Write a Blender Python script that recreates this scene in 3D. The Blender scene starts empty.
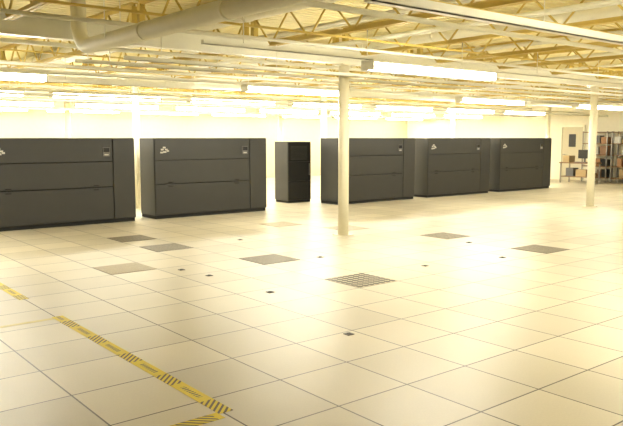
import bpy, bmesh, math, random
from mathutils import Vector, Matrix
random.seed(3)
S=bpy.context.scene
COL=bpy.context.collection

# ---------------- materials ----------------
def mat(name,col,rough=.5,metal=0,noise=0.06,scale=8,emit=None,es=0):
    m=bpy.data.materials.new(name);m.use_nodes=True
    nt=m.node_tree;b=nt.nodes['Principled BSDF']
    b.inputs['Roughness'].default_value=rough;b.inputs['Metallic'].default_value=metal
    if emit:
        b.inputs['Base Color'].default_value=(*col,1)
        b.inputs['Emission Color'].default_value=(*emit,1);b.inputs['Emission Strength'].default_value=es
        return m
    tc=nt.nodes.new('ShaderNodeTexCoord');n=nt.nodes.new('ShaderNodeTexNoise');n.inputs['Scale'].default_value=scale
    n.inputs['Detail'].default_value=4
    mx=nt.nodes.new('ShaderNodeMix');mx.data_type='RGBA'
    mx.inputs['A'].default_value=(*[max(0,c*(1-noise)) for c in col],1)
    mx.inputs['B'].default_value=(*[min(1,c*(1+noise)) for c in col],1)
    nt.links.new(tc.outputs['Object'],n.inputs['Vector']);nt.links.new(n.outputs['Fac'],mx.inputs['Factor'])
    nt.links.new(mx.outputs['Result'],b.inputs['Base Color'])
    return m

M={}
M['joist']=mat('joist_paint',(.62,.46,.11),.5)
M['deck']=mat('deck_paint',(.86,.77,.43),.6)
M['white']=mat('white_paint',(.82,.80,.67),.4)
M['column']=mat('column_paint',(.78,.73,.56),.4)
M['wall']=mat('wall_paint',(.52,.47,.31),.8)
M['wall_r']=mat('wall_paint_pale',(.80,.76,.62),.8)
M['duct']=mat('duct_wrap',(.82,.79,.64),.6)
M['lens']=mat('diffuser',(1,1,1),.5,emit=(1,.955,.80),es=13)
M['black']=mat('cabinet_black',(.023,.0222,.0192),.45,noise=.12,scale=3)
M['black2']=mat('cabinet_side',(.032,.031,.026),.5,noise=.12,scale=3)
M['seam']=mat('cabinet_gap',(.008,.008,.007),.8)
M['logo']=mat('badge_white',(.45,.43,.37),.4)
M['knob']=mat('plug_dark',(.03,.025,.02),.5)
M['wood']=mat('shelf_brown',(.18,.09,.035),.6)
M['metal']=mat('shelf_metal',(.25,.23,.2),.4,metal=.6)
M['orange']=mat('orange_box',(.30,.15,.06),.6)
M['tan']=mat('cardboard',(.38,.27,.13),.8)
M['grey']=mat('grey_plastic',(.10,.095,.09),.5)
M['blue']=mat('blue_bin',(.06,.08,.11),.5)
M['door']=mat('door_paint',(.55,.50,.36),.5)
M['screen']=mat('screen_glass',(.02,.02,.025),.15)

def N(nt,t,**k):
    n=nt.nodes.new(t)
    for a,b in k.items(): setattr(n,a,b)
    return n
def mathn(nt,op,a,b=None):
    n=nt.nodes.new('ShaderNodeMath');n.operation=op
    for i,v in enumerate((a,b)):
        if v is None: continue
        if isinstance(v,(int,float)): n.inputs[i].default_value=v
        else: nt.links.new(v,n.inputs[i])
    return n.outputs[0]
TX,TY=5.205,5.585   # a seam crossing
# floor
m=bpy.data.materials.new('raised_floor_tiles');m.use_nodes=True;nt=m.node_tree;b=nt.nodes['Principled BSDF']
tc=N(nt,'ShaderNodeTexCoord');mp=N(nt,'ShaderNodeMapping');mp.inputs['Location'].default_value=(-TX+.003+61,-TY+.003+61,0)
nt.links.new(tc.outputs['Object'],mp.inputs['Vector'])
br=N(nt,'ShaderNodeTexBrick');br.offset=0;br.squash=1
br.inputs['Scale'].default_value=1;br.inputs['Brick Width'].default_value=.61;br.inputs['Row Height'].default_value=.61
br.inputs['Mortar Size'].default_value=.006;br.inputs['Mortar Smooth'].default_value=.1;br.inputs['Bias'].default_value=0
br.inputs['Color1'].default_value=(.58,.52,.385,1);br.inputs['Color2'].default_value=(.48,.43,.315,1);br.inputs['Mortar'].default_value=(.04,.025,.012,1)
nt.links.new(mp.outputs['Vector'],br.inputs['Vector'])
no=N(nt,'ShaderNodeTexNoise');no.inputs['Scale'].default_value=70;no.inputs['Detail'].default_value=5
no2=N(nt,'ShaderNodeTexNoise');no2.inputs['Scale'].default_value=1.3;no2.inputs['Detail'].default_value=5
nt.links.new(tc.outputs['Object'],no.inputs['Vector']);nt.links.new(tc.outputs['Object'],no2.inputs['Vector'])
s=mathn(nt,'ADD',mathn(nt,'MULTIPLY',no.outputs['Fac'],.16),mathn(nt,'MULTIPLY',no2.outputs['Fac'],.16))
s=mathn(nt,'ADD',s,.84)
vm=N(nt,'ShaderNodeVectorMath',operation='SCALE');nt.links.new(br.outputs['Color'],vm.inputs[0]);nt.links.new(s,vm.inputs['Scale'])
nt.links.new(vm.outputs[0],b.inputs['Base Color']);b.inputs['Roughness'].default_value=.38
M['floor']=m
# perforated
def perf(name,pitch,rad,base,hole):
    m=bpy.data.materials.new(name);m.use_nodes=True;nt=m.node_tree;b=nt.nodes['Principled BSDF']
    tc=N(nt,'ShaderNodeTexCoord');sx=N(nt,'ShaderNodeSeparateXYZ');nt.links.new(tc.outputs['Object'],sx.inputs[0])
    q=[]
    for a in 'XY':
        fr=mathn(nt,'FRACT',mathn(nt,'ADD',mathn(nt,'DIVIDE',sx.outputs[a],pitch),100.5))
        q.append(mathn(nt,'POWER',mathn(nt,'SUBTRACT',fr,.5),2))
    d=mathn(nt,'SQRT',mathn(nt,'ADD',q[0],q[1]))
    l=mathn(nt,'LESS_THAN',d,rad)
    mx=N(nt,'ShaderNodeMix',data_type='RGBA');nt.links.new(l,mx.inputs['Factor'])
    mx.inputs['A'].default_value=(*base,1);mx.inputs['B'].default_value=(*hole,1)
    nt.links.new(mx.outputs['Result'],b.inputs['Base Color']);b.inputs['Roughness'].default_value=.55
    return m
M['perfA']=perf('perforated_tile_bold',.0857,.45,(.46,.40,.27),(.03,.022,.012))
M['perfB']=perf('perforated_tile_fine',.05,.42,(.30,.25,.16),(.045,.035,.02))
M['perfC']=perf('perforated_tile_pale',.030,.30,(.44,.38,.26),(.18,.14,.09))
# tape : yellow with black legend blocks
m=bpy.data.materials.new('hazard_tape');m.use_nodes=True;nt=m.node_tree;b=nt.nodes['Principled BSDF']
tc=N(nt,'ShaderNodeTexCoord');sx=N(nt,'ShaderNodeSeparateXYZ');nt.links.new(tc.outputs['Object'],sx.inputs[0])
x,y=sx.outputs['X'],sx.outputs['Y']
ph=mathn(nt,'FRACT',mathn(nt,'ADD',mathn(nt,'DIVIDE',x,.62),50))
stripe=mathn(nt,'LESS_THAN',mathn(nt,'FRACT',mathn(nt,'ADD',mathn(nt,'DIVIDE',mathn(nt,'ADD',x,y),.05),50)),.45)
inb=mathn(nt,'LESS_THAN',ph,.38)
a1=mathn(nt,'MULTIPLY',stripe,inb)
txt=mathn(nt,'MULTIPLY',mathn(nt,'GREATER_THAN',ph,.5),mathn(nt,'LESS_THAN',ph,.88))
fr=mathn(nt,'LESS_THAN',mathn(nt,'FRACT',mathn(nt,'ADD',mathn(nt,'DIVIDE',x,.03),50)),.5)
yy=mathn(nt,'LESS_THAN',mathn(nt,'ABSOLUTE',y),.018)
a2=mathn(nt,'MULTIPLY',mathn(nt,'MULTIPLY',txt,fr),yy)
aa=mathn(nt,'MAXIMUM',a1,a2)
mx=N(nt,'ShaderNodeMix',data_type='RGBA');nt.links.new(aa,mx.inputs['Factor'])
mx.inputs['A'].default_value=(.72,.56,.01,1);mx.inputs['B'].default_value=(.10,.08,.03,1)
nt.links.new(mx.outputs['Result'],b.inputs['Base Color']);b.inputs['Roughness'].default_value=.6;M['tape']=m
M['tape2']=mat('worn_yellow_tape',(.60,.50,.18),.5)

# ---------------- mesh builder ----------------
class B:
    def __init__(s): s.bm=bmesh.new();s.mats=[]
    def mi(s,k):
        if k not in s.mats:s.mats.append(k)
        return s.mats.index(k)
    def box(s,x0,x1,y0,y1,z0,z1,k,bev=0):
        v=[s.bm.verts.new((x,y,z)) for x in(x0,x1) for y in(y0,y1) for z in(z0,z1)]
        i=s.mi(k);fs=[]
        for q in((0,1,3,2),(4,6,7,5),(0,4,5,1),(2,3,7,6),(0,2,6,4),(1,5,7,3)):
            f=s.bm.faces.new([v[j] for j in q]);f.material_index=i;fs.append(f)
        if bev:
            es={e for f in fs for e in f.edges}
            r=bmesh.ops.bevel(s.bm,geom=list(es),offset=bev,segments=2,affect='EDGES',profile=.5)
            for f in r['faces']:f.material_index=i
        return s
    def rod(s,a,b,r,k,n=12,cap=True):
        a=Vector(a);b=Vector(b);d=b-a;L=d.length
        q=d.to_track_quat('Z','Y').to_matrix().to_4x4();i=s.mi(k)
        mt=Matrix.Translation((a+b)/2)@q
        g=bmesh.ops.create_cone(s.bm,cap_ends=cap,segments=n,radius1=r,radius2=r,depth=L,matrix=mt)
        for v in g['verts']:
            for f in v.link_faces:
                f.material_index=i
                if len(f.verts)==4:f.smooth=True
        return s
    def tube(s,pts,r,k,n=28):
        i=s.mi(k);rings=[]
        P=[Vector(p) for p in pts]
        for j,p in enumerate(P):
            t=(P[min(j+1,len(P)-1)]-P[max(j-1,0)]).normalized()
            u=Vector((1,0,0));v=t.cross(u).normalized()
            rings.append([s.bm.verts.new(p+r*(math.cos(2*math.pi*q/n)*u+math.sin(2*math.pi*q/n)*v)) for q in range(n)])
        for a,b in zip(rings,rings[1:]):
            for q in range(n):
                f=s.bm.faces.new((a[q],a[(q+1)%n],b[(q+1)%n],b[q]));f.material_index=i;f.smooth=True
        for q in(rings[0],rings[-1]):
            f=s.bm.faces.new(q);f.material_index=i
        return s
    def extr(s,prof,x0,x1,k):
        i=s.mi(k);a=[s.bm.verts.new((x0,y,z)) for y,z in prof];b=[s.bm.verts.new((x1,y,z)) for y,z in prof];n=len(prof)
        for j in range(n):
            f=s.bm.faces.new((a[j],a[(j+1)%n],b[(j+1)%n],b[j]));f.material_index=i
        for q in(a,b):
            f=s.bm.faces.new(q);f.material_index=i
        return s
    def mesh(s,name):
        bmesh.ops.recalc_face_normals(s.bm,faces=s.bm.faces)
        me=bpy.data.meshes.new(name);s.bm.to_mesh(me);s.bm.free()
        for k in s.mats:me.materials.append(M[k])
        return me
    def obj(s,name,loc=(0,0,0),rot=0):
        return put(s.mesh(name),name,loc,rot)
def put(me,name,loc=(0,0,0),rot=0):
    o=bpy.data.objects.new(name,me);COL.objects.link(o);o.location=loc;o.rotation_euler=(0,0,rot);return o

# ---------------- room ----------------
X0,X1,Y0,Y1=-4,25.5,-4,24
ZD=3.45
B().box(X0,X1,Y0,Y1,-.1,0,'floor').obj('floor')
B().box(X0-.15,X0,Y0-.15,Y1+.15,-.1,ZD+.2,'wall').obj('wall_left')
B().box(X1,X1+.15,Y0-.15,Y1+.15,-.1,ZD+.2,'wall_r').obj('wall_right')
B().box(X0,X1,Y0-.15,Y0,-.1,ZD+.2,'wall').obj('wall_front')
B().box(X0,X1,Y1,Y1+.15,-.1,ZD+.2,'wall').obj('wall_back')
b_=B();i=b_.mi('deck');y=Y0;prof=[]
while y<Y1-.01:
    prof+=[(y,ZD),(y+.07,ZD),(y+.09,ZD+.045),(y+.13,ZD+.045)];y+=.15
prof.append((Y1,ZD))
pa=[b_.bm.verts.new((X0,p[0],p[1])) for p in prof];pb=[b_.bm.verts.new((X1,p[0],p[1])) for p in prof]
for j in range(len(prof)-1):
    f=b_.bm.faces.new((pa[j],pa[j+1],pb[j+1],pb[j]));f.material_index=i
b_.box(X0,X1,Y0,Y1,ZD+.06,ZD+.16,'deck')
b_.obj('ceiling')

GY=[2.55,8.87,15.2,21.5]
XA,XB=X0+.02,X1-.02
for gy in GY:
    g=B();z0,z1=2.87,3.12
    g.box(XA,XB,gy-.075,gy+.075,z0,z0+.018,'white').box(XA,XB,gy-.075,gy+.075,z1-.018,z1,'white').box(XA,XB,gy-.006,gy+.006,z0+.018,z1-.018,'white')
    g.obj('steel_girder')
def joist(L):
    j=B();zt=ZD;zb=2.96
    for s_ in(-1,1):
        j.box(.010 if s_>0 else -.055,.055 if s_>0 else -.010,0,L,zt-.008,zt,'joist')
        j.box(.010 if s_>0 else -.017,.017 if s_>0 else -.010,0,L,zt-.06,zt-.008,'joist')
        j.box(.010 if s_>0 else -.05,.05 if s_>0 else -.010,.45,L-.45,zb,zb+.008,'joist')
        j.box(.010 if s_>0 else -.017,.017 if s_>0 else -.010,.45,L-.45,zb+.008,zb+.055,'joist')
    j.box(-.045,.045,-.06,.12,3.121,3.13,'joist').box(-.04,.04,0,.08,3.13,zt-.05,'joist')
    j.box(-.045,.045,L-.12,L+.06,3.121,3.13,'joist').box(-.04,.04,L-.08,L,3.13,zt-.05,'joist')
    n=6;a=.45;w=(L-.9)/n
    j.rod((0,.05,zt-.03),(0,a,zb+.02),.015,'joist',6)
    j.rod((0,L-.05,zt-.03),(0,L-a,zb+.02),.015,'joist',6)
    for q in range(n):
        y0=a+q*w
        j.rod((0,y0,zb+.02),(0,y0+w/2,zt-.03),.015,'joist',6)
        j.rod((0,y0+w/2,zt-.03),(0,y0+w,zb+.02),.015,'joist',6)
    return j.mesh('ceiling_joist')
bays=[(Y0+.08,GY[0]-.08),(GY[0]+.08,GY[1]-.08),(GY[1]+.08,GY[2]-.08),(GY[2]+.08,GY[3]-.08),(GY[3]+.08,Y1-.08)]
for (a,b) in bays:
    me=joist(b-a)
    x=-3.0
    while x<X1-.4:
        put(me,'ceiling_joist',(x,a,0));x+=1.8
for yb in (4.6,6.9,11.0,13.2,17.3,19.5):
    B().box(XA,XB,yb,yb+.03,2.935,2.96,'joist').obj('joist_bridging')

def column(x,y,r=.09):
    c=B();c.rod((0,0,0),(0,0,2.86),r,'column',24)
    c.box(-.13,.13,-.13,.13,0,.012,'column').box(-.14,.14,-.14,.14,2.85,2.869,'column')
    c.obj('support_column',(x,y,0))
for cx in (-.15,7.88,15.85,23.9):
    column(cx,8.87)
for cx in (2.0,7.1,12.75,18.3,23.9): column(cx,15.2,.08)
for cx in (7.8,15.9): column(cx,21.5)

def strut(y,z,w=.045,h=.045,x0=XA,x1=XB,k='white'):
    g=B();g.box(x0,x1,y-w/2,y+w/2,z,z+h*.15,k).box(x0,x1,y-w/2,y-w/2+.006,z,z+h,k).box(x0,x1,y+w/2-.006,y+w/2,z,z+h,k)
    x=-3.0
    while x<x1:
        if x>x0: g.rod((x,y,z+.01),(x,y,2.96),.006,k,6)
        x+=1.8
    g.obj('strut_channel')
ROWS=[-2.0,2.1,6.33,10.62,14.7,18.8,22.6]
for ry in ROWS: strut(ry,2.60,x0=3.7 if ry==6.33 else XA)
strut(3.9,2.66,.08,.08,x0=3.7)
strut(12.6,2.66,.06,.06);strut(8.2,2.60,.05,.05,x0=3.7)
strut(16.8,2.5,.06,.06);strut(20.6,2.45,.06,.06)
strut(11.6,2.55,.05,.05);strut(13.7,2.45,.05,.05);strut(9.8,2.70,.05,.05,x0=3.7)
for py,pz,pr in ((5.2,2.895,.03),(7.4,2.895,.022),(9.6,2.895,.03),(12.0,2.86,.03),(17.0,2.86,.03)):
    B().rod((XA,py,pz),(XB,py,pz),pr,'white',12).obj('ceiling_pipe')
for px in (1.6,6.2,7.6,9.9,12.2,14.3,17.5):
    B().rod((px,Y0+.1,3.16),(px,Y1-.1,3.16),.028,'white',12).rod((px+.12,Y0+.1,3.15),(px+.12,Y1-.1,3.15),.018,'white',10).obj('electrical_conduit')
def fixture():
    g=B();L=2.44
    g.box(0,L,-.11,.11,.07,.105,'white',.006)
    pr=[(-.105,.07),(-.105,.03),(-.085,.0),(-.05,-.015),(.05,-.015),(.085,.0),(.105,.03),(.105,.07)]
    g.extr(pr,.02,L-.02,'lens')
    g.box(0,.02,-.11,.11,-.02,.07,'white').box(L-.02,L,-.11,.11,-.02,.07,'white')
    return g.mesh('fluorescent_fixture')
FM=fixture()
def fx(x,y): put(FM,'fluorescent_fixture',(x,y,2.494))
for x in (6.0,12.5,19): fx(x,6.33)
for x in (1.1,7.05,13.0,18.0): fx(x,10.62)
for x in (2,5,8.2,11.2,14.2,17.3,20.3): fx(x,14.7)
for x in (1,4,7,10,13,16,19,22): fx(x,18.8);fx(x+.5,22.6)
for x in (5,11,17): fx(x,2.1)  # off-frame row continuing the spacing, added to light the near floor
for x in (5,11,17): fx(x,-2)  # unseen row behind the camera, added to light the near floor

def hi_duct(x,z,r,y0,y1):
    g=B();g.rod((x,y0,z),(x,y1,z),r,'duct',28)
    y=y0+1
    while y<y1: g.rod((x,y-.02,z),(x,y+.02,z),r+.01,'duct',28);y+=1.6
    g.obj('air_duct')
hi_duct(5.1,3.28,.155,-3,20);hi_duct(8.7,3.26,.11,-3,20)
g=B();zc=2.745;r_=.092;x=3.3;R=.3
pts=[(x,2.95,3.44),(x,2.95,zc+R)]+[(x,2.95+R-R*math.cos(a),zc+R-R*math.sin(a)) for a in [math.pi/2*q/8 for q in range(1,9)]]
EY=8.6
pts+=[(x,EY-R,zc)]+[(x,EY-R+R*math.sin(a),zc+R-R*math.cos(a)) for a in [math.pi/2*q/8 for q in range(1,9)]]+[(x,EY,3.44)]
g.tube(pts,r_,'duct')
for yy_ in (3.6,5.2,6.8): g.rod((x,yy_-.02,zc),(x,yy_+.02,zc),r_+.008,'duct',28)
for yy_ in (4.4,7.6): g.rod((x-r_,yy_,zc),(x-r_,yy_,3.445),.006,'white',6).rod((x+r_,yy_,zc),(x+r_,yy_,3.445),.006,'white',6)
g.obj('air_duct')

# ---------------- cooling cabinets ----------------
def crac(x):
    W,D,Hh=2.77,.68,1.65
    g=B()
    g.box(.02,W-.02,.03,D,0,.07,'seam')
    g.box(0,W,.02,D,.07,Hh,'black2',.01)
    s1=W-.46
    def panel(a,b,z0,z1): g.box(a,b,0,.022,z0,z1,'black',.005)
    a,b=.01,s1-.008
    panel(a,b,.08,.70);panel(a,b,.716,1.19);panel(a,b,1.203,Hh-.015)
    g.box(.01,W-.01,.018,.024,.08,Hh-.02,'seam')
    panel(s1+.008,W-.01,.08,Hh-.015)
    for a in (.35,s1-.35):
        g.box(a-.05,a+.05,-.012,.0,.735,.755,'seam')
        g.box(a-.05,a+.05,-.012,.0,.655,.675,'seam')
    g.box(s1-.20,s1-.06,-.012,.0,1.30,1.47,'grey',.003).box(s1-.19,s1-.07,-.016,-.012,1.38,1.46,'screen').box(s1-.17,s1-.09,-.016,-.012,1.32,1.34,'logo')
    for q,(dx,dz,w,h) in enumerate(((0,.10,.06,.04),(-.045,.06,.06,.04),(.045,.06,.06,.04),(-.06,.0,.06,.04),(.01,.01,.07,.04),(.08,.03,.05,.04))):
        g.box(.22+dx-w/2,.22+dx+w/2,-.006,.0,1.34+dz,1.34+dz+h*.8,'logo')
    g.obj('air_conditioning_cabinet',(x,13.0,0))
for x in (3.26,6.45,11.37,14.66,17.92): crac(x)
g=B();g.box(.02,.73,.02,.56,0,.06,'seam').box(0,.75,.02,.58,.06,1.56,'black2',.01)
for z0,z1 in ((.08,.55),(.565,1.04),(1.055,1.54)): g.box(.015,.735,0,.022,z0,z1,'seam',.005)
g.box(.66,.69,-.03,0,.7,1.0,'grey',.003)
for q in range(12): g.box(.08,.6,-.006,0,1.1+q*.03,1.112+q*.03,'black2')
g.obj('equipment_cabinet',(10.7,14.15,0))

# ---------------- floor items ----------------
def ptile(x,y,k):
    g=B();g.box(-.3,.3,-.3,.3,0,.004,k);g.obj('perforated_floor_tile',(x,y,0))
for i,j,k in ((0,0,'perfA'),(0,3,'perfB'),(-1,6,'perfB'),(-1,8,'perfB'),(-3,4,'perfC'),
              (6,3,'perfA'),(6,0,'perfB'),(5,6,'perfC'),(4,8,'perfC')):
    ptile(TX+.305+.61*i,TY+.305+.61*j,k)
for x,y in ((4.31,6.03),(3.88,4.29),(6.78,6.03),(8.86,6.97),(8.1,5.79),(4.27,7.23),(4.19,7.77),(6.15,7.4),(6.2,9.5)):
    g=B();g.box(-.035,.035,-.035,.035,0,.006,'knob',.002);g.rod((0,0,.006),(0,0,.012),.02,'knob',12).obj('floor_cable_grommet',(x,y,0))
def tape(x,y,L,rot,k='tape',w=.10):
    B().box(0,L,-w/2,w/2,0,.0015,k).obj('hazard_tape',(x,y,0),rot)
tape(2.17,3.50,2.94,math.pi/2);tape(2.15,7.35,2.4,math.pi/2)
tape(1.22,3.48,.9,0);tape(1.3,6.38,.82,0,'tape2',.06)

# ---------------- far right work area ----------------
g=B()
g.box(-.03,-.002,-.45,.45,0,2.08,'door',.004)
g.box(-.05,-.002,-.52,-.45,0,2.15,'white').box(-.05,-.002,.45,.52,0,2.15,'white').box(-.05,-.002,-.52,.52,2.08,2.15,'white')
g.box(-.035,-.03,-.15,.15,1.3,1.8,'screen').rod((-.03,.36,1.0),(-.09,.36,1.0),.012,'metal').rod((-.09,.26,1.0),(-.09,.37,1.0),.012,'metal')
g.obj('door_1',(X1,15.1,0))
def shelf(loc,L,Ht,n,seed):
    random.seed(seed)
    g=B()
    for yy in(0,L-.04):
        for xx in(0,.46): g.box(xx,xx+.04,yy,yy+.04,0,Ht,'metal')
    for q in range(n):
        z=.15+q*(Ht-.2)/(n-1)
        g.box(0,.5,0,L,z,z+.03,'wood')
        y=.06
        while y<L-.3 and q<n-1:
            w=random.uniform(.12,.35);h=random.uniform(.12,(Ht-.2)/(n-1)-.08)
            g.box(.06,.4,y,min(y+w,L-.05),z+.03,z+.03+h,random.choice(['tan','orange','grey','wood','logo','tan','seam']),.004);y+=w+random.uniform(.02,.12)
    g.obj('storage_shelf',loc)
shelf((24.9,13.35,0),1.0,1.9,5,1)
shelf((24.9,11.9,0),1.3,1.9,5,5)
g=B();g.box(0,.7,0,1.3,.72,.76,'wood',.004).box(.05,.65,.05,1.25,.22,.25,'wood',.004)
for xx in(.03,.63):
    for yy in(.03,1.23): g.box(xx,xx+.04,yy,yy+.04,0,.72,'metal')
g.box(.45,.48,.3,.8,.9,1.22,'screen',.004).box(.46,.5,.52,.58,.76,.95,'grey').box(.38,.56,.42,.68,.76,.775,'grey')
g.box(.1,.28,.3,.75,.76,.785,'grey').box(.1,.5,.95,1.2,.76,1.0,'tan').box(.15,.5,.3,.7,.25,.5,'tan').box(.15,.5,.8,1.1,.25,.55,'grey')
g.obj('workbench',(23.6,13.2,0))

# ---------------- world, camera ----------------
w=bpy.data.worlds.new('world');S.world=w;w.use_nodes=True
w.node_tree.nodes['Background'].inputs[0].default_value=(1,.9,.7,1);w.node_tree.nodes['Background'].inputs[1].default_value=.3
c=bpy.data.cameras.new('camera');o=bpy.data.objects.new('camera',c);COL.objects.link(o)
c.sensor_width=36;c.lens=36*700/623
pitch=math.atan(75/700);hd=math.radians(51)
o.location=(0,0,1.65);o.rotation_euler=(math.pi/2-pitch,0,hd-math.pi/2)
S.camera=o
S.view_settings.view_transform='Standard'
S.view_settings.exposure=2.2
